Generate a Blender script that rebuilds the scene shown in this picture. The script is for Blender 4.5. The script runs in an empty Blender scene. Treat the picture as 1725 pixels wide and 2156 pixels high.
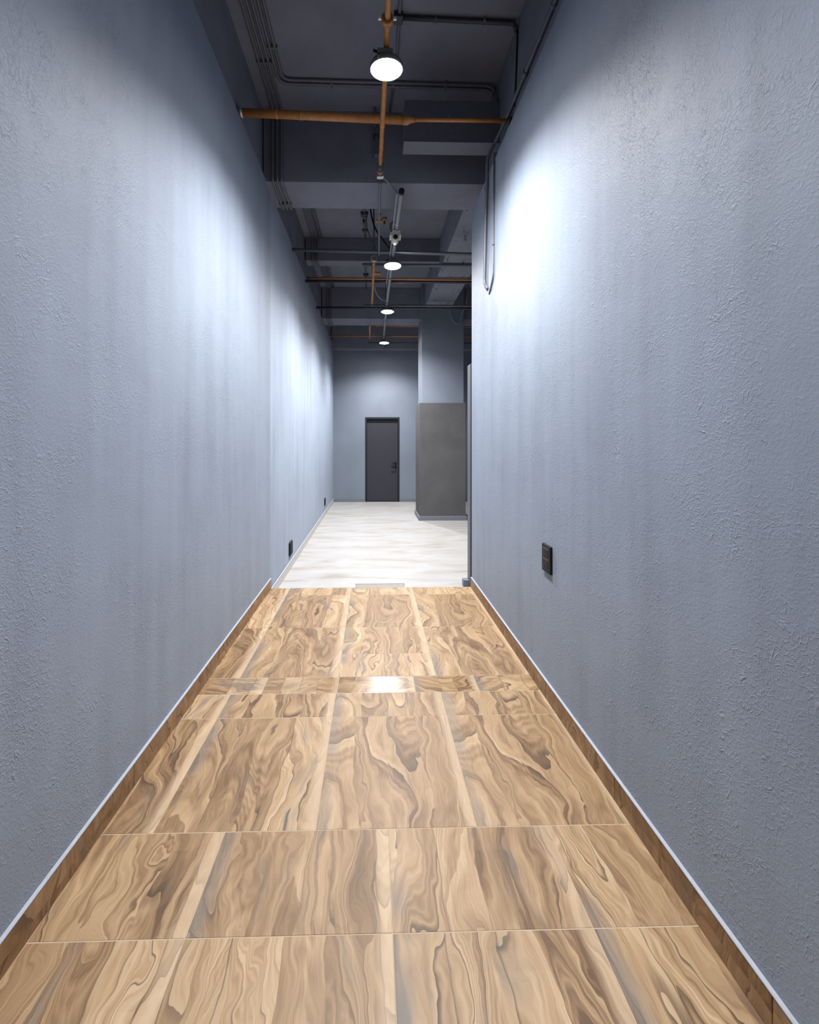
import bpy, bmesh, math, random
from mathutils import Vector, Matrix, Quaternion

random.seed(7)
S = bpy.context.scene
COL = S.collection

# ---------------------------------------------------------------- camera
cam_d = bpy.data.cameras.new('camera')
cam = bpy.data.objects.new('camera', cam_d)
COL.objects.link(cam)
cam.location = (0, 0, 1.4)
cam.rotation_euler = (math.radians(90), 0, math.radians(-1.17))
cam_d.sensor_fit = 'HORIZONTAL'
cam_d.sensor_width = 36
cam_d.lens = 36 * 820 / 1725
cam_d.shift_x = 0.0352
cam_d.shift_y = -0.0858
cam_d.clip_start = 0.02
S.camera = cam

# ---------------------------------------------------------------- world, exposure
w = bpy.data.worlds.new('world')
S.world = w
w.use_nodes = True
w.node_tree.nodes['Background'].inputs[0].default_value = (0.62, 0.68, 0.8, 1)
w.node_tree.nodes['Background'].inputs[1].default_value = 0.05
S.view_settings.view_transform = 'Standard'
S.view_settings.look = 'None'
S.view_settings.exposure = 0.0
S.view_settings.gamma = 1.0
S.view_settings.use_curve_mapping = False
LAMP = 150.0                       # radiance of the lamps' diffusers
LAMP_W = 510.0                    # power of each lamp's downward beam

# ---------------------------------------------------------------- node helper
class NT:
    def __init__(self, name):
        self.m = bpy.data.materials.new(name)
        self.m.use_nodes = True
        self.t = self.m.node_tree
        self.b = self.t.nodes['Principled BSDF']

    def n(self, typ, **kw):
        nd = self.t.nodes.new(typ)
        for k, v in kw.items():
            setattr(nd, k, v)
        return nd

    def link(self, sock, v):
        if isinstance(v, bpy.types.NodeSocket):
            self.t.links.new(v, sock)
        elif v is not None:
            sock.default_value = v

    def math(self, op, a, b=None, c=None, clamp=False):
        nd = self.n('ShaderNodeMath', operation=op, use_clamp=clamp)
        self.link(nd.inputs[0], a)
        if b is not None: self.link(nd.inputs[1], b)
        if c is not None: self.link(nd.inputs[2], c)
        return nd.outputs[0]

    def noise(self, vec, scale, detail=2, rough=.5, dist=0., out=0):
        nd = self.n('ShaderNodeTexNoise')
        self.link(nd.inputs['Vector'], vec)
        nd.inputs['Scale'].default_value = scale
        nd.inputs['Detail'].default_value = detail
        nd.inputs['Roughness'].default_value = rough
        nd.inputs['Distortion'].default_value = dist
        return nd.outputs[out]

    def comb(self, x, y, z):
        nd = self.n('ShaderNodeCombineXYZ')
        self.link(nd.inputs[0], x); self.link(nd.inputs[1], y); self.link(nd.inputs[2], z)
        return nd.outputs[0]

    def sep(self, v):
        nd = self.n('ShaderNodeSeparateXYZ')
        self.link(nd.inputs[0], v)
        return nd.outputs[0], nd.outputs[1], nd.outputs[2]

    def ramp(self, fac, stops, interp='LINEAR'):
        nd = self.n('ShaderNodeValToRGB')
        cr = nd.color_ramp
        cr.interpolation = interp
        while len(cr.elements) < len(stops): cr.elements.new(0.5)
        for e, (p, c) in zip(cr.elements, stops):
            e.position = p
            e.color = (*c, 1) if isinstance(c, tuple) else (c, c, c, 1)
        self.link(nd.inputs[0], fac)
        return nd.outputs[0]

    def smooth(self, v, lo, hi, a=0., b=1.):
        nd = self.n('ShaderNodeMapRange', interpolation_type='SMOOTHSTEP')
        self.link(nd.inputs[0], v)
        for i, x in zip((1, 2, 3, 4), (lo, hi, a, b)): nd.inputs[i].default_value = x
        return nd.outputs[0]

    def mix(self, fac, a, b, blend='MIX'):
        nd = self.n('ShaderNodeMix', data_type='RGBA', blend_type=blend)
        self.link(nd.inputs[0], fac)
        self.link(nd.inputs[6], (*a, 1) if isinstance(a, tuple) else a)
        self.link(nd.inputs[7], (*b, 1) if isinstance(b, tuple) else b)
        return nd.outputs[2]

    def bump(self, h, strength, dist, normal=None):
        nd = self.n('ShaderNodeBump')
        nd.inputs['Strength'].default_value = strength
        nd.inputs['Distance'].default_value = dist
        self.link(nd.inputs['Height'], h)
        if normal is not None: self.link(nd.inputs['Normal'], normal)
        return nd.outputs[0]

    def set(self, color=None, rough=None, metal=None, normal=None, spec=None):
        if color is not None: self.link(self.b.inputs['Base Color'], (*color, 1) if isinstance(color, tuple) else color)
        if rough is not None: self.link(self.b.inputs['Roughness'], rough)
        if metal is not None: self.b.inputs['Metallic'].default_value = metal
        if normal is not None: self.link(self.b.inputs['Normal'], normal)
        if spec is not None: self.b.inputs['Specular IOR Level'].default_value = spec
        return self.m

    def pos(self):
        return self.n('ShaderNodeNewGeometry').outputs['Position']

    def obj(self):
        return self.n('ShaderNodeTexCoord').outputs['Object']

    def uv(self, name):
        return self.n('ShaderNodeUVMap', uv_map=name).outputs[0]

# ---------------------------------------------------------------- materials
def mat_plaster(name, col, relief=1.0):
    g = NT(name)
    p = g.pos()
    x, y, z = g.sep(p)
    # long vertical trowel drags and cloudy pigment
    drag = g.noise(g.comb(x, g.math('MULTIPLY', y, 7.0), g.math('MULTIPLY', z, .55)), 1.0, 3, .55)
    cloud = g.noise(p, 1.1, 4, .6)
    f = g.math('MULTIPLY_ADD', drag, .5, g.math('MULTIPLY', cloud, .5))
    c = g.ramp(f, [(.28, tuple(v * .80 for v in col)), (.5, col), (.72, (col[0] * 1.12, col[1] * 1.14, col[2] * 1.12))])
    # relief: short curling ridges, dense in patches
    warp = g.noise(p, 9, 2, .5, out=1)
    pw = g.n('ShaderNodeVectorMath', operation='MULTIPLY_ADD')
    g.link(pw.inputs[0], warp); pw.inputs[1].default_value = (.06, .06, .06); g.link(pw.inputs[2], p)
    pv = pw.outputs[0]
    def ridge(vec, scale, width):
        nz = g.noise(vec, scale, 1, .5)
        d = g.math('ABSOLUTE', g.math('SUBTRACT', nz, .5))
        return g.math('SUBTRACT', 1.0, g.smooth(d, 0.0, width))
    st = g.n('ShaderNodeMapping')
    st.inputs['Scale'].default_value = (1, 1.6, .6)
    st.inputs['Rotation'].default_value = (.5, 0, 0)
    g.link(st.inputs['Vector'], pv)
    r1 = ridge(st.outputs[0], 30, .035)
    r2 = ridge(pv, 75, .07)
    msk = g.smooth(g.noise(p, 3.2, 3, .6), .36, .70)
    msk2 = g.smooth(g.noise(p, 26, 2, .6), .45, .62)
    fine = g.noise(p, 120, 4, .65)
    h = g.math('MULTIPLY', r1, g.math('MULTIPLY', msk2, g.math('MULTIPLY_ADD', msk, .55, .15)))
    h2 = g.math('MULTIPLY', r2, g.math('MULTIPLY_ADD', msk, .30, .06))
    h = g.math('ADD', h, h2)
    h = g.math('MULTIPLY_ADD', fine, .60, h)
    h = g.math('MULTIPLY_ADD', drag, .9, h)
    lowh = g.noise(p, 6, 2, .5)
    h = g.math('MULTIPLY_ADD', lowh, 1.2, h)
    return g.set(c, .58, normal=g.bump(h, .46 * relief, .004), spec=.35)

def mat_concrete(name, col):
    g = NT(name)
    p = g.pos()
    f = g.noise(p, 2.2, 5, .6)
    c = g.ramp(f, [(.3, tuple(v * .86 for v in col)), (.7, tuple(v * 1.12 for v in col))])
    return g.set(c, .8, normal=g.bump(g.noise(p, 22, 4, .6), .25, .01), spec=.2)

def mat_scraped(name, col):
    g = NT(name)
    p = g.pos()
    f = g.noise(p, 2.2, 5, .6)
    c = g.ramp(f, [(.3, tuple(v * .9 for v in col)), (.7, tuple(v * 1.1 for v in col))])
    x, y, z = g.sep(p)
    pt = g.noise(g.comb(g.math('MULTIPLY', x, 9.), g.math('MULTIPLY', y, 2.2), z), 1.0, 4, .7)
    c = g.mix(g.smooth(pt, .60, .66), c, tuple(v * .4 for v in col))
    return g.set(c, .8, normal=g.bump(pt, .4, .01), spec=.2)

def mat_plain(name, col, rough=.5, metal=0., grain=.08, scale=30, spec=.5):
    g = NT(name)
    p = g.obj()
    f = g.noise(p, scale, 3, .6)
    c = g.ramp(f, [(.3, tuple(v * (1 - grain) for v in col)), (.7, tuple(min(1, v * (1 + grain)) for v in col))])
    return g.set(c, rough, metal, spec=spec)

def mat_orange(name):
    g = NT(name)
    p = g.pos()
    f = g.noise(p, 30, 4, .7)
    c = g.ramp(f, [(.3, (.30, .115, .03)), (.5, (.40, .165, .042)), (.72, (.44, .20, .07))])
    return g.set(c, .5)

def mat_wood(name, W=None):
    """Wood-look porcelain. UV 'grain' is metres (x across, y along) plus the tile's own offset; UV 'face' is 0..1 across the tile and its print number."""
    g = NT(name)
    WOOD = W or WOOD_TONES
    gx, gy, _ = g.sep(g.uv('grain'))
    u, pr, _ = g.sep(g.uv('face'))
    # slow wander of the grain
    wv = g.noise(g.comb(g.math('MULTIPLY', gx, 3.0), g.math('MULTIPLY', gy, 1.7), pr), 1.0, 4, .5)
    wx = g.math('MULTIPLY', g.math('SUBTRACT', wv, .5), .30)
    sx = g.math('ADD', gx, wx)
    kn = g.noise(g.comb(g.math('MULTIPLY', gx, 7.5), g.math('MULTIPLY', gy, 4.5), pr), 1.0, 3, .5)
    kn2 = g.math('MULTIPLY', g.math('SUBTRACT', kn, .5), .11)
    sx2 = g.math('ADD', sx, kn2)
    # boards printed on each tile, with wandering borders
    ub = g.math('MULTIPLY_ADD', g.math('SUBTRACT', wv, .5), .30, u)
    board = g.math('FLOOR', g.math('MULTIPLY', ub, 4.3))
    bn = g.n('ShaderNodeTexWhiteNoise', noise_dimensions='2D')
    g.link(bn.inputs['Vector'], g.comb(board, pr, 0.0))
    bt = bn.outputs[0]
    prb = g.math('MULTIPLY_ADD', bt, 3.0, pr)
    # growth figure: contour lines of a stretched field
    fld = g.noise(g.comb(g.math('MULTIPLY', sx2, 4.2), g.math('MULTIPLY', gy, .8), prb), 1.0, 1.5, .45)
    wav = g.math('PINGPONG', g.math('MULTIPLY', fld, 30.0), 1.0)
    saw = g.math('FRACT', g.math('MULTIPLY', fld, 9.0))
    fine = g.noise(g.comb(g.math('MULTIPLY', sx2, 150), g.math('MULTIPLY', gy, 6), pr), 1.0, 3, .6)
    mid = g.noise(g.comb(g.math('MULTIPLY', sx2, 22), g.math('MULTIPLY', gy, 1.3), prb), 1.0, 3, .55)
    v = g.math('MULTIPLY_ADD', mid, .50, g.math('MULTIPLY', bt, .36))
    v = g.math('MULTIPLY_ADD', g.math('SUBTRACT', saw, .5), .24, v)
    figm = g.smooth(g.noise(g.comb(g.math('MULTIPLY', gx, 2.5), g.math('MULTIPLY', gy, 1.6), g.math('ADD', pr, 5.1)), 1.0, 2), .40, .62, .10, .34)
    v = g.math('MULTIPLY_ADD', g.math('SUBTRACT', wav, .5), figm, v)
    v = g.math('MULTIPLY_ADD', g.math('SUBTRACT', fine, .5), .46, v)
    hair = g.math('PINGPONG', g.math('MULTIPLY_ADD', fld, 95.0, g.math('MULTIPLY', mid, 2.0)), 1.0)
    hm = g.smooth(g.noise(g.comb(g.math('MULTIPLY', gx, 6), g.math('MULTIPLY', gy, 3), g.math('ADD', pr, 1.7)), 1.0, 2), .38, .62, .04, .22)
    v = g.math('MULTIPLY_ADD', g.math('SUBTRACT', hair, .5), hm, v)
    c = g.ramp(v, [(.06, WOOD[0]), (.30, WOOD[1]), (.52, WOOD[2]), (.80, WOOD[3])])
    # dark heart lines at the sharp side of each growth band
    ln = g.math('SUBTRACT', 1.0, g.smooth(saw, 0.0, .10))
    lm = g.smooth(g.noise(g.comb(g.math('MULTIPLY', sx, 4), g.math('MULTIPLY', gy, 2), g.math('ADD', pr, 3.3)), 1.0, 2), .38, .56)
    c = g.mix(g.math('MULTIPLY', g.math('MULTIPLY', ln, lm), .9), c, WOOD[4])
    # thin dark seam where two printed boards meet
    fr = g.math('FRACT', g.math('MULTIPLY', ub, 4.3))
    sm = g.math('SUBTRACT', 1.0, g.smooth(fr, 0.0, .05))
    c = g.mix(g.math('MULTIPLY', sm, g.smooth(bt, .25, .8, 0., .75)), c, WOOD[4])
    # grey mineral streaks
    gr = g.noise(g.comb(g.math('MULTIPLY', sx2, 7.5), g.math('MULTIPLY', gy, 1.5), g.math('ADD', pr, 7.7)), 1.0, 3, .55)
    gm = g.smooth(gr, .585, .70)
    c = g.mix(g.math('MULTIPLY', gm, .62), c, WOOD[5])
    # bleached edge of the print
    ed = g.smooth(u, .90, .97)
    c = g.mix(g.math('MULTIPLY', ed, .45), c, (.42, .32, .22))
    dk = g.math('MULTIPLY', g.math('SUBTRACT', 1.0, g.smooth(u, .03, .12)), g.smooth(g.noise(g.comb(0.0, g.math('MULTIPLY', gy, 2.2), pr), 1.0, 2), .40, .55))
    c = g.mix(g.math('MULTIPLY', dk, .6), c, (.105, .096, .093))
    rgh = g.math('MULTIPLY_ADD', fine, .16, .40)
    return g.set(c, rgh, normal=g.bump(fine, .06, .001), spec=.30)

WOOD_TONES = [(.092, .050, .024), (.185, .113, .058), (.278, .184, .102), (.38, .277, .172), (.040, .025, .016), (.088, .080, .077)]
SKIRT_TONES = [(.105, .050, .020), (.18, .098, .046), (.24, .142, .074), (.32, .205, .115), (.07, .038, .02), (.12, .088, .06)]

def mat_wood_polished(name):
    m = mat_wood(name)
    b = m.node_tree.nodes['Principled BSDF']
    for l in list(b.inputs['Roughness'].links): m.node_tree.links.remove(l)
    b.inputs['Roughness'].default_value = .20
    b.inputs['Specular IOR Level'].default_value = .6
    return m

def mat_marble(name):
    g = NT(name)
    p = g.pos()
    x, y, z = g.sep(p)
    s = g.noise(g.comb(g.math('MULTIPLY', x, 1.3), g.math('MULTIPLY', y, 5.5), z), 1.0, 4, .6, .6)
    c = g.ramp(s, [(.30, (.235, .21, .185)), (.42, (.285, .275, .265)), (.6, (.325, .325, .328)), (.75, (.285, .285, .287))])
    vn = g.noise(g.comb(g.math('MULTIPLY', x, 2.0), g.math('MULTIPLY', y, 8.0), z), 1.0, 3, .55, 1.0)
    ln = g.math('SUBTRACT', 1.0, g.smooth(g.math('ABSOLUTE', g.math('SUBTRACT', vn, .5)), 0.0, .03))
    c = g.mix(g.math('MULTIPLY', ln, .30), c, (.25, .225, .195))
    return g.set(c, .38, spec=.4)

def mat_emit(name, col, k):
    g = NT(name)
    g.b.inputs['Base Color'].default_value = (.8, .8, .8, 1)
    g.b.inputs['Emission Color'].default_value = (*col, 1)
    g.b.inputs['Emission Strength'].default_value = k
    return g.m

M = {}
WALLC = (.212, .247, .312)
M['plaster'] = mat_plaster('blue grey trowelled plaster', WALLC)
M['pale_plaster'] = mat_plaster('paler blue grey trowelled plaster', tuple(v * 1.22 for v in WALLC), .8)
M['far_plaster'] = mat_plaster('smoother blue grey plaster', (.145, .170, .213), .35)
M['concrete'] = mat_concrete('dark grey painted concrete', (.180, .187, .226))
M['scraped'] = mat_scraped('scraped grey concrete', (.20, .208, .245))
M['duct'] = mat_plain('dark grey painted board', (.12, .125, .15), .7)
M['wood'] = mat_wood('wood look porcelain')
M['wood_skirt'] = mat_wood('brown wood look skirting tile', SKIRT_TONES)
M['wood_gloss'] = mat_wood_polished('polished wood look porcelain')
M['grout'] = mat_plain('pale beige grout', (.34, .27, .19), .9)
M['caulk'] = mat_plain('white caulk', (.30, .31, .345), .7, spec=.2)
M['marble'] = mat_marble('white marble look porcelain')
M['white_grout'] = mat_plain('pale grout', (.34, .335, .33), .9)
M['skirt_white'] = mat_plain('pale stone skirting', (.40, .39, .385), .45)
M['skirt_grey'] = mat_plain('grey skirting', (.115, .128, .155), .5)
M['door'] = mat_plain('dark grey door paint', (.024, .0245, .033), .65, grain=.05, spec=.3)
M['frame'] = mat_plain('black door frame', (.012, .012, .018), .7, spec=.2)
M['jamb'] = mat_plain('grey jamb paint', (.085, .09, .105), .5)
M['black'] = mat_plain('black plastic', (.008, .008, .011), .55, spec=.2)
M['dark_pipe'] = mat_plain('black painted steel', (.030, .030, .038), .5, .0)
M['grey_pipe'] = mat_plain('grey painted conduit', (.11, .114, .136), .45)
M['zinc'] = mat_plain('zinc plated steel', (.45, .45, .47), .35, .7)
M['trunk'] = mat_plain('light grey metal conduit', (.24, .244, .265), .4, .1)
M['orange'] = mat_orange('worn orange pipe paint')
M['cladding'] = mat_concrete('brown grey board cladding', (.072, .0715, .076))
M['cam_white'] = mat_plain('off white plastic', (.52, .49, .45), .5)
M['lamp_body'] = mat_plain('dark grey lamp body', (.12, .125, .14), .45)
M['diffuser'] = mat_emit('lit diffuser', (1.0, .985, .965), LAMP)
M['diffuser_dim'] = mat_emit('dimmer lit diffuser', (1.0, .985, .965), LAMP * .35)
M['brass'] = mat_plain('copper contact trim', (.16, .11, .08), .5)
M['beige'] = mat_plain('beige stone', (.17, .155, .145), .5)

# ---------------------------------------------------------------- mesh helpers
class MB:
    """Collects shapes into one mesh."""
    def __init__(self): self.bm = bmesh.new()

    def box(self, x0, x1, y0, y1, z0, z1, bev=0., seg=2):
        bm = self.bm if not bev else bmesh.new()
        v = [bm.verts.new(c) for c in ((x0, y0, z0), (x1, y0, z0), (x1, y1, z0), (x0, y1, z0), (x0, y0, z1), (x1, y0, z1), (x1, y1, z1), (x0, y1, z1))]
        for f in ((0, 3, 2, 1), (4, 5, 6, 7), (0, 1, 5, 4), (1, 2, 6, 5), (2, 3, 7, 6), (3, 0, 4, 7)):
            bm.faces.new([v[i] for i in f])
        if bev:
            bmesh.ops.bevel(bm, geom=bm.edges[:], offset=bev, segments=seg, affect='EDGES', profile=.5)
            self.join(bm)
        return self

    def join(self, bm):
        me = bpy.data.meshes.new('tmp'); bm.to_mesh(me); bm.free()
        self.bm.from_mesh(me); bpy.data.meshes.remove(me)

    def prism(self, pts, axis, a, b):
        """Extrude a closed 2D outline along axis 'x', 'y' or 'z' from a to b."""
        def P(p, t):
            return {'x': (t, p[0], p[1]), 'y': (p[0], t, p[1]), 'z': (p[0], p[1], t)}[axis]
        bm = self.bm
        A = [bm.verts.new(P(p, a)) for p in pts]; B = [bm.verts.new(P(p, b)) for p in pts]
        n = len(pts)
        fs = [bm.faces.new(A), bm.faces.new(B[::-1])]
        for i in range(n):
            fs.append(bm.faces.new((A[i], B[i], B[(i + 1) % n], A[(i + 1) % n])))
        bmesh.ops.recalc_face_normals(bm, faces=fs)
        return self

    def tube(self, pts, r, fillet=0., seg=12, cap=True):
        pts = [Vector(p) for p in pts]
        if fillet and len(pts) > 2:
            out = [pts[0]]
            for i in range(1, len(pts) - 1):
                a, b, c = pts[i - 1], pts[i], pts[i + 1]
                d1 = min(fillet, (a - b).length * .49); d2 = min(fillet, (c - b).length * .49)
                p, q = b + (a - b).normalized() * d1, b + (c - b).normalized() * d2
                for k in range(7):
                    t = k / 6
                    out.append(p * (1 - t) ** 2 + b * 2 * t * (1 - t) + q * t * t)
            out.append(pts[-1]); pts = out
        bm = self.bm
        rs = r if isinstance(r, (list, tuple)) else [r] * len(pts)
        tan = []
        for i in range(len(pts)):
            a = pts[max(i - 1, 0)]; b = pts[min(i + 1, len(pts) - 1)]
            tan.append((b - a).normalized())
        t0 = tan[0]
        u = t0.orthogonal().normalized()
        rings = []
        for i, p in enumerate(pts):
            if i:
                q = tan[i - 1].rotation_difference(tan[i]); u = (q @ u).normalized()
            wv = tan[i].cross(u).normalized()
            rings.append([bm.verts.new(p + (u * math.cos(2 * math.pi * k / seg) + wv * math.sin(2 * math.pi * k / seg)) * rs[i]) for k in range(seg)])
        fs = []
        for a, b in zip(rings, rings[1:]):
            for k in range(seg):
                f = bm.faces.new((a[k], a[(k + 1) % seg], b[(k + 1) % seg], b[k])); f.smooth = True; fs.append(f)
        if cap:
            fs.append(bm.faces.new(rings[0][::-1])); fs.append(bm.faces.new(rings[-1]))
        return self

    def lathe(self, prof, center, axis='z', seg=32, smooth=True):
        """Revolve (r, h) pairs about an axis through center."""
        bm = self.bm
        C = Vector(center)
        def P(r, h, a):
            c, s = r * math.cos(a), r * math.sin(a)
            return C + Vector({'z': (c, s, h), 'y': (c, h, s), 'x': (h, c, s)}[axis])
        rings = []
        for r, h in prof:
            if r < 1e-6: rings.append([bm.verts.new(P(0, h, 0))])
            else: rings.append([bm.verts.new(P(r, h, 2 * math.pi * k / seg)) for k in range(seg)])
        fs = []
        for a, b in zip(rings, rings[1:]):
            for k in range(seg):
                k2 = (k + 1) % seg
                if len(a) == 1 and len(b) == 1: continue
                if len(a) == 1: f = bm.faces.new((a[0], b[k2], b[k]))
                elif len(b) == 1: f = bm.faces.new((a[k], a[k2], b[0]))
                else: f = bm.faces.new((a[k], a[k2], b[k2], b[k]))
                f.smooth = smooth; fs.append(f)
        bmesh.ops.recalc_face_normals(bm, faces=fs)
        return self

    def build(self, name, mat, parent=None, kind=None, sharp=True):
        bmesh.ops.recalc_face_normals(self.bm, faces=self.bm.faces[:])
        me = bpy.data.meshes.new(name)
        self.bm.to_mesh(me); self.bm.free()
        me.materials.append(mat)
        o = bpy.data.objects.new(name, me)
        COL.objects.link(o)
        if parent is not None:
            o.parent = parent
            o.matrix_parent_inverse = Matrix.Translation(parent.location).inverted()
        if kind: o['kind'] = kind
        return o

def thing(name, label, cat, loc=(0, 0, 0), group=None):
    o = bpy.data.objects.new(name, None)
    o.empty_display_size = .05
    COL.objects.link(o)
    o.location = loc
    o['label'] = label; o['category'] = cat
    if group: o['group'] = group
    return o

def tag(o, label, cat, group=None):
    o['label'] = label; o['category'] = cat
    if group: o['group'] = group
    return o

def struct(o, label, cat=None):
    o['kind'] = 'structure'; o['label'] = label
    if cat: o['category'] = cat
    return o

# ================================================================ THE SETTING
XL, XR = -0.98, 0.955          # plaster faces of the corridor
CEIL = 4.44
END = 3.74                     # far edge of the wood floor
LOW = -0.10                    # level of the pale floor beyond
FAR = 9.72
BACK = -3.2

def simple(name, box, mat, label, bev=0.):
    return struct(MB().box(*box, bev).build(name, mat), label)

# walls: thick trowelled plaster below, the bare wall set back above it
wl = MB().prism([(XL - .20, LOW - .1), (XL, LOW - .1), (XL, 3.80), (XL - .20, 3.80)], 'y', BACK, 3.755).build('wall_left', M['plaster'])
struct(wl, 'long blue-grey trowelled plaster wall beside the wood floor, opposite the black double socket')
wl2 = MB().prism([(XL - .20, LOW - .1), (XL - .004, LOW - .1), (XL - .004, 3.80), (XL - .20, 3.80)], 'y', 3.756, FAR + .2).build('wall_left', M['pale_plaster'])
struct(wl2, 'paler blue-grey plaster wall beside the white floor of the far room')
wr = MB().prism([(XR, -.2), (XR + .22, -.2), (XR + .22, 3.62), (XR, 3.61)], 'y', BACK, 3.735).build('wall_right', M['plaster'])
struct(wr, 'short blue-grey trowelled plaster wall with the black socket, ending at the pale floor')
simple('wall_left', (XL - .20, -1.012, BACK, FAR, 3.801, CEIL), M['concrete'], 'bare dark concrete band above the long plaster wall')
simple('wall_right', (1.052, XR + .22, BACK, 3.735, 3.621, CEIL), M['concrete'], 'bare dark concrete band set back above the right plaster wall')
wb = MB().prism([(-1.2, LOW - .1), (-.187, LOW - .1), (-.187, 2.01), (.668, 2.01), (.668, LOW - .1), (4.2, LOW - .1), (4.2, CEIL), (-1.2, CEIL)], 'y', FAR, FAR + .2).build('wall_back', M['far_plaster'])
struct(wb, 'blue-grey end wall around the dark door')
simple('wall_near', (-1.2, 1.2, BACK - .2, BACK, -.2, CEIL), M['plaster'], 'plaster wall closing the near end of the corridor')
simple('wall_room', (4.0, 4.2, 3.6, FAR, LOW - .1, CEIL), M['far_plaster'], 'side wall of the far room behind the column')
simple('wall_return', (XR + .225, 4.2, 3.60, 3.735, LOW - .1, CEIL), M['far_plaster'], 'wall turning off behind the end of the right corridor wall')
simple('ceiling', (-1.2, 4.2, BACK - .2, FAR + .2, CEIL, CEIL + .2), M['concrete'], 'dark grey painted concrete ceiling slab with exposed services')

# cross beams
def beam(y0, y1, z0, label, x0=-1.0, x1=4.0, mat='concrete'):
    return struct(MB().box(x0, x1, y0, y1, z0, CEIL - .001, .006, 1).build('beam', M[mat]), label)
bm1 = MB().prism([(3.59, 3.785), (3.99, 3.785), (3.99, CEIL - .001), (3.59, CEIL - .001)], 'x', -1.0, 1.05).build('beam', M['concrete'])
struct(bm1, 'deep concrete cross beam above the end of the wood floor')
beam(5.81, 5.985, 4.09, 'shallow concrete cross beam above the second lit lamp')
beam(7.68, 8.12, 3.82, 'concrete cross beam meeting the top of the column')
beam(9.5, FAR, 3.665, 'concrete beam along the top of the end wall', x1=4.0)
bl = MB().box(1.0, 1.50, 3.99, 7.46, 3.95, CEIL - .001, .006, 1).build('beam', M['scraped'])
struct(bl, 'lengthwise concrete beam with scraped patches running to the column')

# ---- wood-look floor: every tile an object
fl = MB().box(XL - .01, XR + .01, BACK, END, -.2, -.0006).build('floor', M['grout'])
struct(fl, 'corridor floor of large wood-look porcelain tiles')

def tile_mesh(w, l, t, seed, pr, flip=False, cross=False, u0=0., u1=1.):
    bm = bmesh.new()
    b = .0012
    x0, x1, y0, y1 = -w / 2, w / 2, -l / 2, l / 2
    top = [(x0 + b, y0 + b, 0), (x1 - b, y0 + b, 0), (x1 - b, y1 - b, 0), (x0 + b, y1 - b, 0)]
    md = [(x0, y0, -b), (x1, y0, -b), (x1, y1, -b), (x0, y1, -b)]
    bt = [(x0, y0, -t), (x1, y0, -t), (x1, y1, -t), (x0, y1, -t)]
    R = [[bm.verts.new(c) for c in r] for r in (top, md, bt)]
    bm.faces.new(R[0])
    for a, c in zip(R, R[1:]):
        for k in range(4): bm.faces.new((a[k], c[k], c[(k + 1) % 4], a[(k + 1) % 4]))
    gl = bm.loops.layers.uv.new('grain'); fc = bm.loops.layers.uv.new('face')
    for f in bm.faces:
        for lp in f.loops:
            x, y, z = lp.vert.co
            a, c = (y, x) if cross else (x, y)
            if flip: a, c = -a, -c
            lp[gl].uv = (a + seed[0], c + seed[1])
            uu = u0 + (x - x0) / w * (u1 - u0)
            lp[fc].uv = (1 - uu if flip else uu, pr)
    me = bpy.data.meshes.new('tile')
    bm.to_mesh(me); bm.free()
    return me

J = .0013                      # joint width
def lay_row(y0, y1, cols, prints, mat='wood', dz=0., cross=False, tiltx=0.):
    for (a, b), (sx, sy, pr, flip, u0, u1) in zip(cols, prints):
        me = tile_mesh(b - a - J, y1 - y0 - J, .012, (sx, sy), pr, flip, cross, u0, u1)
        me.materials.append(M[mat])
        o = bpy.data.objects.new('tile', me); COL.objects.link(o)
        o.location = ((a + b) / 2, (y0 + y1) / 2, dz + random.uniform(-.0002, .0002))
        o.rotation_euler.x = tiltx
        o.parent = fl

def cols_at(edges):
    e = [XL] + [x for x in edges if XL < x < XR] + [XR]
    return list(zip(e, e[1:]))
def spans(edges, pitch):
    """How much of the printed face each (cut) tile shows."""
    out = []
    for a, b in cols_at(edges):
        if a == XL: out.append((1 - min(1, (b - a) / pitch), 1.))
        elif b == XR: out.append((0., min(1, (b - a) / pitch)))
        else: out.append((0., 1.))
    return out
def auto(y0, y1, edges, seeds, **k):
    c = cols_at(edges); s = spans(edges, .585)
    pr = [(sd[0], sd[1], sd[2], False, u0, u1) for sd, (u0, u1) in zip(seeds, s)]
    lay_row(y0, y1, c, pr, **k)

rng = random.Random(11)
R1 = [-.788, -.206, .378]
R0 = [-.529, .057, .635]
def seeds(n, base): return [(rng.uniform(0, 4), rng.uniform(0, 9), base + rng.uniform(0, 6)) for _ in range(n)]
auto(BACK, -2.49, R0, seeds(4, 1)); auto(-2.49, -1.29, R1, seeds(4, 2)); auto(-1.29, -.09, R0, seeds(4, 3))
auto(-.09, 1.108, R0, seeds(4, 4))
auto(1.108, 1.408, [-.529, .057, .635], seeds(4, 5))
auto(1.408, 1.985, R1, [(.3, 1.1, 21.3), (1.7, 4.2, 22.1), (2.9, .4, 23.4), (2.9, .4, 23.4)])
auto(1.985, 2.173, R1, [(1.1, 5.1, 24.3), (2.9, .8, 23.4), (.2, 3.2, 25.6), (2.9, .7, 23.4)])
auto(2.173, 2.323, [-.62, -.2, .24, .6], seeds(5, 6), mat='wood_gloss', cross=True)
c3 = cols_at(R1)
for (a, b), sd in zip(c3, [(.3, 3.1, 21.3), (2.9, 2.4, 23.4), (1.4, 2.2, 27.7), (2.9, 2.6, 23.4)]):
    if -.3 < a < 0:
        lay_row(2.323, 2.573, [(a, b)], [(.8, 2.2, 31.2, False, 0, 1)])
        lay_row(2.573, 2.942, [(a, b)], [(sd[0], sd[1], sd[2], False, 0, 1)])
    else:
        u = {XL: (.67, 1.)}.get(a, (0., 1.))
        lay_row(2.323, 2.942, [(a, b)], [(sd[0], sd[1], sd[2], False, *u)])
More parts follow.
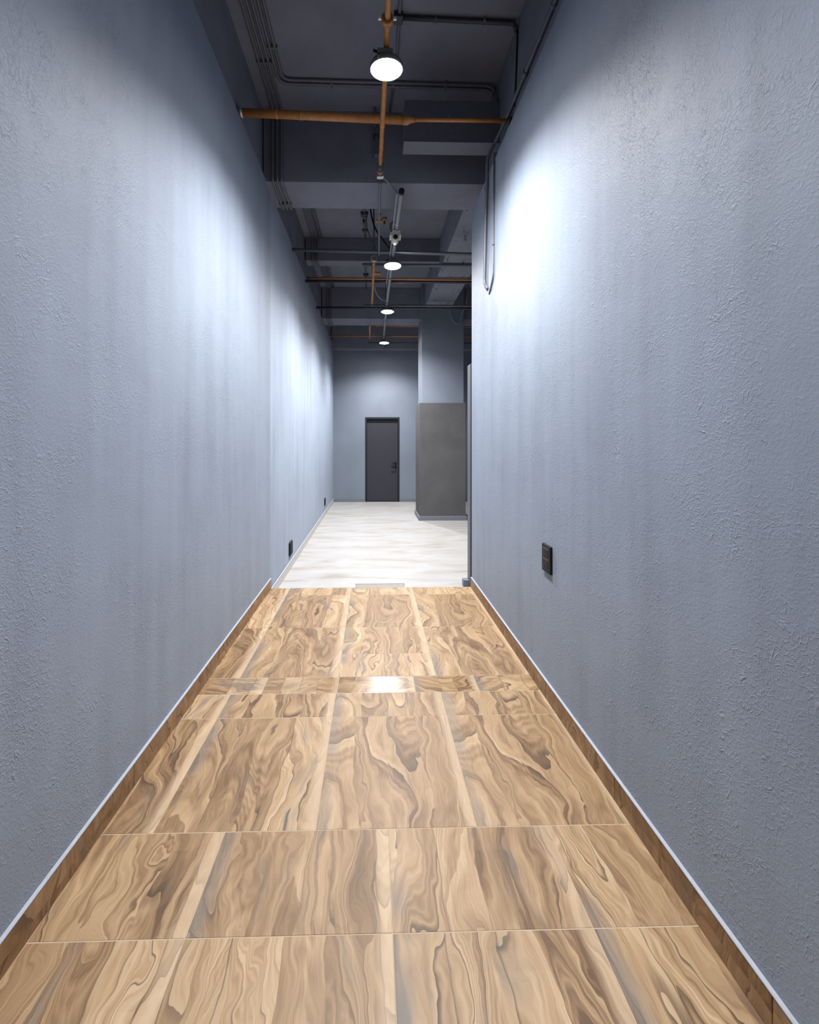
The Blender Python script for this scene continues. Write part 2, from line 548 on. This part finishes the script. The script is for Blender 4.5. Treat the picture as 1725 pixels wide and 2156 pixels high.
auto(2.942, 3.564, R1, [(.9, 6.1, 24.3), (1.7, 6.4, 22.1), (2.9, 3.4, 23.4), (2.9, 3.5, 23.4)])
auto(3.564, END, R1, seeds(4, 8))
# nosing strip of the last tiles
# ---- pale floor beyond
f2 = MB().box(XL - .01, 4.0, END, FAR, LOW - .1, LOW - .0006).build('floor', M['white_grout'])
struct(f2, 'white marble-look porcelain floor of the far room, one step lower')
xs = [XL]
while xs[-1] < 3.9: xs.append(min(xs[-1] + .6, 3.99))
ys = [END + .005, 4.30]
while ys[-1] < FAR - .05: ys.append(min(ys[-1] + 1.2, FAR - .002))
for i, (a, b) in enumerate(zip(xs, xs[1:])):
    for c, d in zip(ys, ys[1:]):
        m = MB().box(a + .0008, b - .0008, c + .0008, d - .0008, LOW - .012, LOW + random.uniform(-.0002, .0002))
        o = m.build('tile', M['marble'], f2)

# ---- skirtings
def skirting(name, label, side, breaks):
    s = 1 if side == 'L' else -1
    x0 = XL if side == 'L' else XR
    root = bpy.data.objects.new(name, None); COL.objects.link(root)
    struct(root, label)
    for i, (a, b) in enumerate(zip(breaks, breaks[1:])):
        l = b - a - .002
        me = tile_mesh(.09, l, .012, (rng.uniform(0, 5), rng.uniform(0, 5)), 40 + i * 1.7, cross=True, u0=.3, u1=.6)
        me.materials.append(M['wood_skirt'])
        o = bpy.data.objects.new('tile', me); COL.objects.link(o); o.parent = root
        # the tile stands upright with its face into the corridor
        o.rotation_euler = (0, s * math.pi / 2, 0)
        o.location = (x0 + s * .0125, (a + b) / 2, .0455)
    MB().box(min(x0, x0 + s * .0135), max(x0, x0 + s * .0135), breaks[0], breaks[-1], .0912, .0985, .002, 1).build('caulk', M['caulk'], root)
    return root
skirting('baseboard_left', 'brown wood-look tile skirting under the long plaster wall', 'L', [-3.2, -2.0, -.8, .4, 1.0, 1.6, 2.2, 2.8, 3.4, END])
skirting('baseboard_right', 'brown wood-look tile skirting under the plaster wall with the socket', 'R', [-3.2, -2.0, -.8, .3, .9, 1.5, 2.1, 2.7, 3.3, END - .01])
def plain_skirt(name, label, pieces, mat, cap):
    root = bpy.data.objects.new(name, None); COL.objects.link(root); struct(root, label)
    for b in pieces:
        MB().box(*b, .002, 1).build('skirting_board', M[mat], root)
    return root
sk = plain_skirt('baseboard_left', 'white stone skirting along the long wall in the far room', [(XL, XL + .013, a + .001, b - .001, LOW, LOW + .085) for a, b in zip((END + .01, 4.9, 6.1, 7.3, 8.5), (4.9, 6.1, 7.3, 8.5, FAR - .015))], 'skirt_white', 0)
MB().box(XL, XL + .0145, END + .01, FAR - .015, LOW + .0855, LOW + .092, .002, 1).build('caulk', M['caulk'], sk)
sk = plain_skirt('baseboard_back', 'grey skirting along the end wall beside the dark door', [(XL + .015, -.205, FAR - .014, FAR, LOW, LOW + .085), (.685, 3.98, FAR - .014, FAR, LOW, LOW + .085)], 'skirt_grey', 0)

# ---- lamps (glowing diffuser, with an added spot below it for the narrower beam)
LAMP_LABELS = {
    2.277: 'round white ceiling light hanging under the orange pipe, the largest one',
    4.845: 'round white ceiling light just beyond the small white camera',
    6.556: 'round white ceiling light level with the black cross pipe in front of the column',
    8.628: 'round white ceiling light nearest the end wall with the door',
    -.03: 'round white ceiling light directly above the viewer, out of the picture',
    -2.3: 'round white ceiling light at the near end of the corridor, out of the picture'}
def ceiling_light(x, y, top, r, tilt=0., power=1.):
    """top: underside of the pipe it hangs from."""
    z = 3.59
    t = thing('ceiling_light', LAMP_LABELS[y], 'lamp', (x, y, top), 'round ceiling lights along the corridor')
    MB().lathe([(0, z + .036), (r * .55, z + .036), (r * .62, z + .028), (r * .97, z + .024), (r + .004, z + .016), (r + .006, z), (r + .004, z - .006), (r - .001, z - .006), (r - .001, z + .006), (0, z + .006)], (x, y, 0)).build('housing', M['lamp_body'], t)
    MB().lathe([(r - .002, z + .004), (r - .002, z), (r * .8, z - .006), (r * .5, z - .011), (r * .2, z - .013), (0, z - .0135)], (x, y, 0), seg=40).build('diffuser', M['diffuser' if power >= 1. else 'diffuser_dim'], t)
    ld = bpy.data.lights.new('lamp_beam', 'SPOT')  # added spot under the diffuser, carries most of the downward light
    ld.energy = LAMP_W * power; ld.spot_size = math.radians(146); ld.spot_blend = 1.0; ld.shadow_soft_size = .02
    ld.color = (1.0, .985, .97)
    lo = bpy.data.objects.new('lamp_beam', ld); COL.objects.link(lo); lo.location = (x, y, z - .036); lo.parent = t; lo.matrix_parent_inverse = Matrix.Translation(t.location).inverted()
    t.rotation_euler.x = math.radians(tilt)
    MB().box(x - .055, x + .035, y - .075, y - .005, z + .034, max(top + .004, z + .052), .004).build('driver_box', M['lamp_body'], t)
    MB().tube([(x - .055, y - .06, z + .045), (x - .078, y - .068, z + .047)], .007).build('cable_gland', M['black'], t)
    MB().box(x - .012, x + .012, y + .01, y + .05, z + .034, top + .002, .002, 1).build('bracket', M['zinc'], t)
    for k in (0, 2.4, 4.2):
        MB().box(x + math.cos(k) * (r + .003) - .005, x + math.cos(k) * (r + .003) + .005, y + math.sin(k) * (r + .003) - .005, y + math.sin(k) * (r + .003) + .005, z - .004, z + .014, .002, 1).build('clip', M['zinc'], t)
ceiling_light(.081, 2.277, 3.6435, .094, 12, 1.2)
ceiling_light(.248, 4.845, 3.656, .105, 0, 1.2)
ceiling_light(.248, 6.556, 3.656, .105, 0, 1.2)
ceiling_light(.252, 8.628, 3.656, .105, 0, 1.0)
ceiling_light(.081, -.03, 3.6435, .096, 0, .35)
ceiling_light(.081, -2.3, 3.6435, .096, 0, .35)

# ================================================================ FAR ROOM
# door in the end wall
dx0, dx1, dz0, dz1 = -.187, .668, LOW, 2.01
dr = bpy.data.objects.new('door_1', None); COL.objects.link(dr); dr.location = (.24, FAR, LOW)
struct(dr, 'dark grey flush door with a black frame in the end wall')
fm = MB()
y0 = FAR + .05
fm.prism([(dx0, dz0), (dx0 + .04, dz0), (dx0 + .04, dz1 - .05), (dx1 - .04, dz1 - .05), (dx1 - .04, dz0), (dx1, dz0), (dx1, dz1), (dx0, dz1)], 'y', FAR - .012, FAR + .12)
fm.build('door_frame', M['frame'], dr)
MB().box(dx0 + .041, dx1 - .041, y0, FAR + .11, dz0 + .006, dz1 - .055, .003, 1).build('door_leaf', M['door'], dr)
MB().box(dx0 + .0, dx1 - .0, FAR + .121, FAR + .2, dz0, dz1).build('door_back', M['frame'], dr)
hp = MB().box(.545, .600, y0 - .014, y0 + .004, .73, .90, .006).build('lock_plate', M['black'], dr)
h = MB(); h.tube([(.575, y0, .795), (.575, y0 - .06, .795), (.455, y0 - .06, .795)], .012, .02); h.build('lever', M['black'], hp)
h = MB(); h.tube([(.575, y0, .868), (.575, y0 - .04, .868), (.48, y0 - .04, .868)], .010, .015); h.build('thumb_turn', M['black'], hp)

# column
cl = bpy.data.objects.new('column', None); COL.objects.link(cl); cl.location = (1.33, 7.75, LOW)
struct(cl, 'square plastered column clad in brown-grey board up to door height')
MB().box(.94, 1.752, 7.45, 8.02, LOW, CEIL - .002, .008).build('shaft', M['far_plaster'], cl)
cp = MB().box(.893, 1.775, 7.40, 8.07, LOW, 2.142, .006).build('cladding_panel', M['cladding'], cl)
MB().box(.872, 1.795, 7.378, 8.09, LOW, LOW + .085, .004).build('skirting', M['skirt_grey'], cl)

# door jamb past the end of the right wall
jb = bpy.data.objects.new('door_2', None); COL.objects.link(jb); jb.location = (1.01, 3.9, LOW)
struct(jb, 'tall narrow dark metal door jamb past the end of the right wall')
MB().box(.990, 1.06, 3.945, 4.05, LOW, 2.19, .004).build('jamb', M['jamb'], jb)
MB().box(1.0, 1.06, 3.736, 3.946, LOW, 2.20, .002, 1).build('rebate', M['frame'], jb)  # black colour puts the gap's shadow into the rebate
MB().box(1.002, 1.058, 4.051, 4.058, LOW + .05, 2.17).build('seal', M['black'], jb)
pl = MB().box(.935, .991, 3.99, 4.06, LOW, LOW + .075, .004).build('plinth_block', M['skirt_grey'], jb)

# low block against the end of the wood floor
sb = thing('floor_block', 'low beige stone block on the white floor against the edge of the wood tiles', 'step', (.075, 3.86, LOW))
MB().box(-.168, .317, 3.80, 3.925, LOW, -.032, .003, 1).build('block', M['beige'], sb)
MB().box(-.172, .321, 3.922, 3.93, LOW, -.026, .002, 1).build('edge_trim', M['skirt_white'], sb)

# ================================================================ ELECTRICAL ON THE WALLS
def socket_right():
    y0, y1, z0, z1 = 2.05, 2.152, .690, .838
    t = thing('wall_socket', 'black double wall socket with copper-edged modules low on the right plaster wall', 'socket', (XR, (y0 + y1) / 2, z0))
    MB().box(XR - .013, XR + .001, y0, y1, z0, z1, .003).build('plate', M['black'], t)
    for z in (z0 + .045, z0 + .103):
        yc = (y0 + y1) / 2
        fr = MB()
        a, b, c, d = yc - .032, yc + .032, z - .027, z + .027
        e = .0016
        for bx in ((a, b, c, c + e), (a, b, d - e, d), (a, a + e, c + e, d - e), (b - e, b, c + e, d - e)):
            fr.box(XR - .0142, XR - .0125, *bx)
        fr.build('module_trim', M['brass'], t)
        mo = MB().box(XR - .0155, XR - .0125, a + .004, b - .004, c + .004, d - .004, .001, 1).build('module', M['black'], t)
        for dy, dz in ((-.012, -.006), (.012, -.006), (0, .010)):
            MB().box(XR - .0158, XR - .0152, yc + dy - .003, yc + dy + .003, z + dz - .004, z + dz + .004).build('contact_slot', M['dark_pipe'], mo)
socket_right()
def switch_left():
    y0, y1, z0, z1 = 4.58, 4.73, .055, .215
    t = thing('wall_socket', 'black three-module wall socket low on the left wall just past the wood floor', 'socket', (XL, 4.65, z0))
    MB().box(XL - .001, XL + .012, y0, y1, z0, z1, .003).build('plate', M['black'], t)
    for k in range(3):
        a = y0 + .012 + k * .0435
        MB().box(XL + .011, XL + .0165, a, a + .039, z0 + .018, z1 - .018, .0015, 1).build('module', M['frame'], t)
switch_left()
t = thing('wall_socket', 'small black wall socket on the left wall close to the end wall', 'socket', (XL, 7.97, .12))
MB().box(XL - .001, XL + .014, 7.92, 8.02, .10, .25, .003).build('plate', M['black'], t)
MB().box(XL + .012, XL + .017, 7.935, 8.005, .125, .225, .002, 1).build('module', M['black'], t)

# ================================================================ PIPES AND CONDUITS
def ring(c, axis, r, w, mat, name, parent):
    d = {'x': (w / 2, 0, 0), 'y': (0, w / 2, 0), 'z': (0, 0, w / 2)}[axis]
    a = tuple(i - j for i, j in zip(c, d)); b = tuple(i + j for i, j in zip(c, d))
    return MB().tube([a, b], r, seg=16).build(name, M[mat], parent)

def hanger(parent, x, y, z, r, top=CEIL, mat='dark_pipe', clamp='orange'):
    """Clevis on a threaded rod."""
    h = MB().lathe([(r + .004, -.011), (r + .016, -.011), (r + .016, .011), (r + .004, .011), (r + .004, -.011)], (x, y, z), 'y', 20).build('clamp', M[clamp], parent)
    for s in (-1, 1):
        MB().lathe([(0, -.010), (.009, -.010), (.009, .010), (0, .010)], (x + s * (r + .022), y, z + .008), 'x', 6, False).build('bolt', M['zinc'], h)
    MB().tube([(x, y, z + r + .012), (x, y, top - .001)], .005, seg=8).build('rod', M[mat], h)

# main pipe over the corridor
t = thing('sprinkler_pipe', 'worn orange pipe running lengthwise over the corridor through the first lamp', 'pipe', (.077, 2.1, 3.66))
MB().tube([(.0815, .9, 3.66), (.079, 2.2, 3.66), (.062, 3.17, 3.66)], .0165, seg=16).build('pipe', M['orange'], t)
for y in (2.78, 3.0): ring((.079 - (y - 2.2) * .0175, y, 3.66), 'y', .0185, .012, 'orange', 'collar', t)
u = ring((.061, 3.21, 3.66), 'y', .027, .075, 'dark_pipe', 'union', t)
ring((.061, 3.245, 3.66), 'y', .029, .012, 'orange', 'union_rim', u)
MB().tube([(.062, 3.24, 3.66), (.066, 3.9, 3.66), (.077, 4.70, 3.66)], .0125, seg=14).build('pipe_extension', M['grey_pipe'], t)
k = MB().box(.035, .095, 3.30, 3.335, 3.645, 3.675, .006).build('clamp', M['zinc'], t)
ring((.064, 3.37, 3.66), 'y', .02, .03, 'dark_pipe', 'collar', t)
for y in (1.2, 2.085): hanger(t, .0785, y, 3.66, .0165)
ring((.070, 3.86, 3.66), 'y', .0145, .01, 'dark_pipe', 'collar', t)
for s in (-1, 1):
    MB().lathe([(0, -.012), (.014, -.012), (.016, 0), (.010, .012), (0, .012)], (.067 + s * .022, 3.98, 3.652), 'y', 12).build('clamp_lug', M['orange'], t)
MB().tube([(.067, 3.98, 3.68), (.067, 4.02, CEIL - .001)], .004, seg=8).build('rod', M['dark_pipe'], t)

t = thing('sprinkler_pipe', 'short thick orange pipe with a side branch left of the second lamp', 'pipe', (.01, 5.2, 3.66))
MB().tube([(.016, 4.86, 3.66), (.0, 5.85, 3.66), (-.01, 6.35, 3.66)], .017, seg=14).build('pipe', M['orange'], t)
MB().tube([(.008, 5.22, 3.66), (.085, 5.22, 3.655)], .017, seg=14).build('branch', M['orange'], t)
ring((.093, 5.22, 3.655), 'x', .022, .03, 'orange', 'branch_cap', t)
hk = MB()
hk.lathe([(.032, -.006), (.044, -.006), (.044, .006), (.032, .006), (.032, -.006)], (.018, 4.835, 3.675), 'y', 24)
hk.build('hanger_ring', M['zinc'], t)
ring((.014, 4.93, 3.66), 'y', .021, .05, 'orange', 'collar', t)
ring((.004, 5.62, 3.66), 'y', .021, .03, 'orange', 'collar', t)
ring((-.010, 6.30, 3.66), 'y', .026, .04, 'orange', 'collar', t)
MB().tube([(-.01, 6.36, 3.66), (-.012, 6.46, 3.655)], .02, seg=12).build('end_cap', M['dark_pipe'], t)
MB().tube([(.018, 4.835, 3.715), (.018, 4.835, CEIL - .001)], .004, seg=8).build('rod', M['dark_pipe'], t)
MB().tube([(-.008, 6.1, 3.675), (-.008, 6.1, CEIL - .001)], .004, seg=8).build('rod', M['dark_pipe'], t)

t = thing('sprinkler_pipe', 'short orange pipe left of the fourth lamp just before the end wall', 'pipe', (-.06, 8.0, 3.66))
MB().tube([(-.053, 7.55, 3.66), (-.066, 8.6, 3.66)], .0165, seg=12).build('pipe', M['orange'], t)
ring((-.066, 8.62, 3.66), 'y', .024, .05, 'dark_pipe', 'end_cap', t)
ring((-.054, 7.62, 3.66), 'y', .021, .04, 'orange', 'collar', t)
MB().tube([(-.062, 8.3, 3.675), (-.062, 8.3, CEIL - .001)], .004, seg=8).build('rod', M['dark_pipe'], t)

# cross pipes, wall to wall
def cross_pipe(label, y, x0, z0, x1, z1, r, mat, flange=True, rods=(), extra=None):
    t = thing('cross_pipe', label, 'pipe', ((x0 + x1) / 2, y, z0))
    MB().tube([(x0, y, z0), (x1, y, z1)], r, seg=16).build('pipe', M[mat], t)
    if flange:
        ring((x0 + .012, y, z0), 'x', r + .008, .024, 'dark_pipe', 'wall_flange', t)
    for x in rods:
        z = z0 + (z1 - z0) * (x - x0) / (x1 - x0)
        h = ring((x, y, z), 'x', r + .004, .02, 'dark_pipe', 'clamp', t)
        MB().tube([(x, y, z + r), (x, y, CEIL - .001)], .005, seg=8).build('rod', M['dark_pipe'], h)
    return t

t = thing('cross_pipe', 'thick orange pipe crossing the corridor below the ceiling, narrowing towards the right wall', 'pipe', (0, 2.95, 3.84))
MB().tube([(-1.006, 2.93, 3.860), (.236, 2.93, 3.822)], .028, seg=18).build('pipe', M['orange'], t)
MB().tube([(.226, 2.93, 3.822), (.262, 2.93, 3.8225), (.285, 2.93, 3.826), (.318, 2.93, 3.827)], [.031, .031, .021, .019], seg=16).build('reducer', M['orange'], t)
MB().tube([(.30, 2.93, 3.827), (1.053, 2.93, 3.832)], .0135, seg=14).build('thin_pipe', M['orange'], t)
ring((-.985, 2.93, 3.8595), 'x', .034, .03, 'zinc', 'wall_flange', t)
ring((1.035, 2.93, 3.832), 'x', .024, .03, 'dark_pipe', 'wall_flange', t)
for x in (-.72, -.54): ring((x, 2.93, 3.851 - (x + .72) * .03), 'x', .0295, .022, 'orange', 'weld_bead', t)
for x in (.42, .58, .74): MB().lathe([(0, -.012), (.008, -.012), (.008, .012), (0, .012)], (x, 2.93, 3.843), 'z', 10).build('plug', M['orange'], t)

cross_pipe('dark grey pipe crossing from wall to wall before the second lamp', 4.79, -1.007, 3.752, 3.999, 3.672, .0205, 'grey_pipe')
cross_pipe('short grey pipe crossing right behind the second lamp, capped at its left end', 5.55, -.15, 3.92, 3.999, 3.918, .022, 'grey_pipe', False)
ct = cross_pipe('thin orange pipe crossing beyond the second lamp, just above a grey one', 6.03, -1.007, 3.925, 3.999, 3.912, .0165, 'orange')
cross_pipe('dark grey pipe crossing beyond the second lamp, just below the orange one', 5.72, -1.007, 3.752, 3.999, 3.752, .020, 'dark_pipe')
cross_pipe('black pipe crossing in front of the column, at the height of the third lamp', 6.83, -1.007, 3.745, 3.999, 3.742, .021, 'dark_pipe', rods=(1.55,))
cross_pipe('short pale pipe crossing above the black pipe before the column', 7.0, -.145, 3.845, 3.999, 3.865, .019, 'grey_pipe', False)
cross_pipe('thin orange pipe crossing nearest the end wall', 8.75, -1.007, 3.772, 3.999, 3.77, .0165, 'orange')
cross_pipe('short thin orange pipe crossing above the last lamp towards the column', 8.3, .05, 3.865, 3.999, 3.85, .013, 'orange', False)
cross_pipe('thin dark pipe crossing just below the last orange pipe', 9.2, -.1, 3.74, 3.999, 3.735, .011, 'dark_pipe', False)

# lamp-carrying conduit
t = thing('lamp_conduit', 'light grey conduit the far three lamps hang from', 'conduit', (.25, 6, 3.68))
MB().tube([(.262, 3.55, 3.68), (.252, 4.6, 3.68), (.235, 6.0, 3.68), (.235, 7.5, 3.68), (.252, 9.49, 3.68)], .0215, seg=16).build('tube', M['trunk'], t)
MB().tube([(.222, 3.56, 3.675), (.214, 4.6, 3.675), (.198, 5.6, 3.675)], .010, seg=10).build('thin_tube', M['trunk'], t)
ring((.263, 3.545, 3.68), 'y', .026, .03, 'black', 'end_cap', t)
ring((.256, 4.06, 3.68), 'y', .028, .03, 'zinc', 'coupling', t)
for y in (5.4, 6.35, 7.3, 8.4):
    h = ring((.24, y, 3.68), 'y', .028, .02, 'grey_pipe', 'clamp', t)
    MB().tube([(.24, y, 3.70), (.24, y, (3.82 if 7.68 < y < 8.12 else CEIL) - .001)], .004, seg=8).build('rod', M['dark_pipe'], h)
t = tag(MB().tube([(.085, 3.325, 3.662), (.16, 3.43, 3.664), (.225, 3.56, 3.672)], .0075, seg=10).build('flexible_cable', M['grey_pipe']), 'slanting grey cable between the lengthwise pipe and the lamp conduit', 'cable')

# camera on the conduit
t = thing('security_camera', 'small off-white camera with a dark round lens under the grey conduit', 'camera', (.25, 4.2, 3.66))
MB().box(.188, .30, 4.17, 4.26, 3.615, 3.672, .006).build('mount_box', M['cam_white'], t)
MB().box(.182, .306, 4.16, 4.27, 3.606, 3.617, .003).build('mount_lip', M['cam_white'], t)
MB().lathe([(0, .10), (.036, .10), (.039, .03), (.038, 0), (.030, -.006), (0, -.006)], (.243, 4.15, 3.582), 'y', 24).build('body', M['cam_white'], t)
ln = MB().lathe([(0, 0), (.024, 0), (.026, .004), (0, .006)], (.243, 4.140, 3.582), 'y', 24).build('lens', M['black'], t)
MB().tube([(.20, 4.17, 3.65), (.19, 4.10, 3.67), (.205, 4.02, 3.675)], .006, .02).build('lead', M['black'], t)
t = thing('fire_sprinkler', 'small orange round sprinkler cap on the ceiling left of the camera', 'sprinkler', (.15, 5.0, CEIL))
MB().lathe([(0, .02), (.035, .02), (.035, .0), (.026, -.012), (.012, -.018), (0, -.018)], (.16, 5.30, CEIL - .02), 'z', 18).build('escutcheon', M['orange'], t)
MB().lathe([(0, 0), (.010, 0), (.010, -.03), (.018, -.034), (0, -.036)], (.16, 5.30, CEIL - .034), 'z', 12).build('head', M['dark_pipe'], t)

# bundle of five conduits on the left of the ceiling
ZC = CEIL - .014
XS = [-.955, -.914, -.876]
def strap(parent, x, y, z, along='y', up=True):
    b = MB()
    if along == 'y': b.box(x - .021, x + .021, y - .008, y + .008, z - .0145, z + .013, .003, 1)
    else: b.box(x - .008, x + .008, y - .021, y + .021, z - .0145, z + .013, .003, 1)
    b.build('strap', M['grey_pipe'], parent)
names = ['outermost', 'middle', 'innermost']
for i, x in enumerate(XS):
    t = thing('conduit', 'grey conduit on the ceiling left side that dips under the beams, %s of three' % names[i], 'conduit', (x, 3, ZC), 'conduits along the left of the ceiling')
    xb = x + .045
    x2 = x + .055
    zb1, zb2, zb3 = 3.785 - .013, 4.09 - .013, 3.82 - .013
    pts = [(x + .055 - i * .006, 1.2, ZC), (x + .055 - i * .006, 2.2, ZC), (xb, 3.56, ZC), (xb, 3.56, zb1), (xb, 4.004, zb1), (xb, 4.004, ZC), (x2, 4.6, ZC), (x2, 5.796, ZC), (x2, 5.796, zb2), (x2, 5.999, zb2), (x2, 5.999, ZC),
           (x2, 7.666, ZC), (x2, 7.666, zb3), (x2, 8.134, zb3), (x2, 8.134, ZC), (x2, 9.4, ZC)]
    MB().tube(pts, .0115, .03, seg=10).build('tube', M['grey_pipe'], t)
    for y in (2.0, 3.12): strap(t, x + .05, y, ZC)
    strap(t, xb, 3.9, zb1)
for k, (dx, yb) in enumerate(((-.79, 3.20), (-.752, 3.14))):
    t = thing('conduit', ('inner' if k else 'outer') + ' of two grey conduits that turn right across the first ceiling bay', 'conduit', (dx, 2.5, ZC), 'conduits turning across the ceiling')
    yc = 3.305 - k * .035
    MB().tube([(dx, 1.2, ZC), (dx, yc, ZC), (1.0, yc + .02, ZC), (1.04, yc + .02, ZC - .05)], .0125, .09 - k * .02, seg=10).build('tube', M['grey_pipe'], t)
    for y in (2.0, 3.0): strap(t, dx, y, ZC)
    for x in (-.35, .62): strap(t, x, yc + .01, ZC, 'x')
for k, dx in enumerate((-.795, -.758)):
    t = thing('conduit', ('second' if k else 'first') + ' of two grey conduits on the ceiling right of the three that dip under beams', 'conduit', (dx, 5, ZC), 'short conduits in the second ceiling bay')
    MB().tube([(dx, 4.0, ZC), (dx, 5.80, ZC)], .0115, seg=10).build('tube', M['grey_pipe'], t)
    strap(t, dx, 4.9, ZC)
    t = thing('conduit', ('second' if k else 'first') + ' of two grey conduits on the ceiling right of the three, past the shallow beam', 'conduit', (dx, 7, ZC), 'short conduits in the third ceiling bay')
    MB().tube([(dx, 5.99, ZC), (dx, 7.67, ZC)], .0115, seg=10).build('tube', M['grey_pipe'], t)
    strap(t, dx, 6.6, ZC)

# other conduits on the ceiling
t = thing('conduit', 'grey conduit on the ceiling just right of the orange lengthwise pipe', 'conduit', (.19, 3, ZC))
MB().tube([(.19, 1.2, ZC), (.19, 3.1, ZC), (.155, 3.57, ZC)], .0115, .1, seg=10).build('tube', M['grey_pipe'], t)
for y in (1.6, 2.4): strap(t, .19, y, ZC)
t = thing('conduit', 'black conduit crossing the first ceiling bay to the right edge', 'conduit', (.6, 2.79, ZC))
MB().tube([(.175, 2.77, ZC - .006), (1.02, 2.79, ZC - .006), (1.037, 2.79, ZC - .06)], .0145, .03, seg=12).build('tube', M['dark_pipe'], t)
MB().box(.15, .215, 2.74, 2.80, ZC - .03, CEIL - .001, .005).build('junction_box', M['dark_pipe'], t)
for x in (.45, .80): strap(t, x, 2.783, ZC - .003, 'x')
tag(MB().tube([(1.045, 2.79, ZC - .06), (1.047, 2.82, 4.1), (1.045, 2.85, 3.87)], .006, seg=8).build('cable', M['black']), 'thin black cable dropping from the black conduit to the thick orange cross pipe', 'cable')
t = thing('conduit', 'grey conduit running along the dark band above the right wall, then down it', 'conduit', (1.03, 3, 3.89))
MB().tube([(1.03, 1.4, 3.89), (1.03, 2.98, 3.89), (.99, 3.13, 3.82), (.938, 3.165, 3.72), (.938, 3.22, 3.2), (.940, 3.262, 2.73), (.953, 3.20, 2.66)], .0135, .04, seg=12).build('tube', M['grey_pipe'], t)
ring((1.03, 2.62, 3.89), 'y', .019, .05, 'grey_pipe', 'coupling', t)
ring((1.03, 2.2, 3.89), 'y', .017, .02, 'grey_pipe', 'strap', t)
ring((.938, 3.2, 3.5), 'z', .018, .02, 'grey_pipe', 'strap', t)
MB().box(.955, 1.01, 3.06, 3.11, 3.622, 3.69, .004).build('pull_box', M['grey_pipe'], t)
t = thing('conduit', 'thin grey conduit down the right wall beside a thicker one', 'conduit', (.95, 3.03, 3.3))
MB().tube([(.948, 3.02, 3.60), (.948, 3.05, 2.70), (.948, 3.13, 2.62), (.955, 3.17, 2.61)], .0075, .03, seg=10).build('tube', M['grey_pipe'], t)
ring((.948, 3.04, 2.95), 'z', .0095, .015, 'grey_pipe', 'strap', t)

# box below the ceiling, against the right wall
t = thing('duct_box', 'dark grey rectangular duct box below the ceiling against the right wall', 'duct', (.62, 3.3, 3.87))
MB().box(.262, 1.0545, 3.20, 3.335, 3.872, 4.215, .005).build('casing', M['duct'], t)
MB().box(.256, 1.053, 3.195, 3.34, 3.866, 3.872, .002, 1).build('bottom_panel', M['duct'], t)

# bracket on the face of the first beam
t = thing('pipe_bracket', 'grey folded steel bracket on the first beam, left of the orange pipe', 'bracket', (.02, 3.5, 4.3))
MB().box(.008, .032, 3.53, 3.574, 4.26, CEIL - .001, .003, 1).build('upper_post', M['grey_pipe'], t)
MB().tube([(.026, 3.54, 4.27), (.006, 3.54, 4.19)], .007, seg=8).build('brace', M['grey_pipe'], t)
MB().box(.0, .055, 3.53, 3.574, 4.175, 4.192, .002, 1).build('shelf', M['dark_pipe'], t)
MB().box(.022, .046, 3.53, 3.574, 4.01, 4.176, .003, 1).build('lower_post', M['grey_pipe'], t)
MB().box(.014, .062, 3.525, 3.574, 3.998, 4.012, .002, 1).build('foot', M['grey_pipe'], t)

# conduits left of the main pipe in the far bays
t = thing('conduit', 'grey conduit with a black clamp on the ceiling beyond the first beam', 'conduit', (-.11, 5, ZC))
MB().tube([(-.11, 4.0, ZC - .005), (-.11, 5.80, ZC - .005)], .012, seg=10).build('tube', M['grey_pipe'], t)
MB().box(-.158, -.062, 5.14, 5.20, ZC - .032, CEIL - .001, .008).build('clamp', M['dark_pipe'], t)
ring((-.118, 5.32, ZC - .02), 'y', .02, .05, 'dark_pipe', 'gland', t)
MB().box(-.15, -.07, 5.56, 5.58, ZC - .018, CEIL - .001, .003, 1).build('strap', M['dark_pipe'], t)
t = thing('conduit', 'grey conduit with a black clamp on the ceiling beyond the shallow beam', 'conduit', (-.12, 6.8, ZC))
MB().tube([(-.12, 6.0, ZC - .005), (-.13, 7.67, ZC - .005)], .012, seg=10).build('tube', M['grey_pipe'], t)
MB().box(-.168, -.078, 7.02, 7.08, ZC - .03, CEIL - .001, .008).build('clamp', M['dark_pipe'], t)
MB().box(-.16, -.08, 6.2, 6.22, ZC - .018, CEIL - .001, .003, 1).build('strap', M['dark_pipe'], t)
def cable(label, pts, r, mat='black'):
    return tag(MB().tube(pts, r, .12, seg=8).build('cable', M[mat]), label, 'cable')
cable('thick black cable curving from the ceiling down to the lamp conduit before the second lamp', [(-.035, 4.55, CEIL), (-.03, 4.58, 4.12), (.02, 4.6, 3.92), (.12, 4.62, 3.80), (.205, 4.65, 3.70)], .0095)
cable('thin grey cable slanting from the black ceiling clamp to the cross pipe', [(-.085, 5.2, CEIL - .03), (-.08, 5.1, 4.22), (-.03, 4.95, 3.98), (.05, 4.81, 3.755)], .006, 'grey_pipe')
cable('grey cable curving from the orange pipe to the lamp conduit before the third lamp', [(.01, 5.75, 3.74), (.04, 5.95, 3.70), (.10, 6.15, 3.665), (.225, 6.3, 3.67)], .008, 'trunk')
cable('dark cable sagging from the beam to the last lamp conduit', [(-.1, 8.14, 3.85), (-.05, 8.3, 3.72), (.10, 8.5, 3.68), (.235, 8.62, 3.69)], .007, 'grey_pipe')
cable('pale cable looping down across the top of the column', [(1.47, 7.38, 3.96), (1.48, 7.4, 3.86), (1.52, 7.41, 3.71), (1.60, 7.42, 3.655), (1.68, 7.42, 3.68), (1.70, 7.40, 3.85), (1.76, 7.3, 3.96), (1.8, 7.2, CEIL)], .008, 'trunk')
tag(MB().tube([(.012, 4.62, 3.80), (.012, 4.62, CEIL)], .006, seg=8).build('threaded_rod', M['dark_pipe']), 'dark threaded rod hanging from the ceiling between the lengthwise pipe and a thick cable', 'rod')
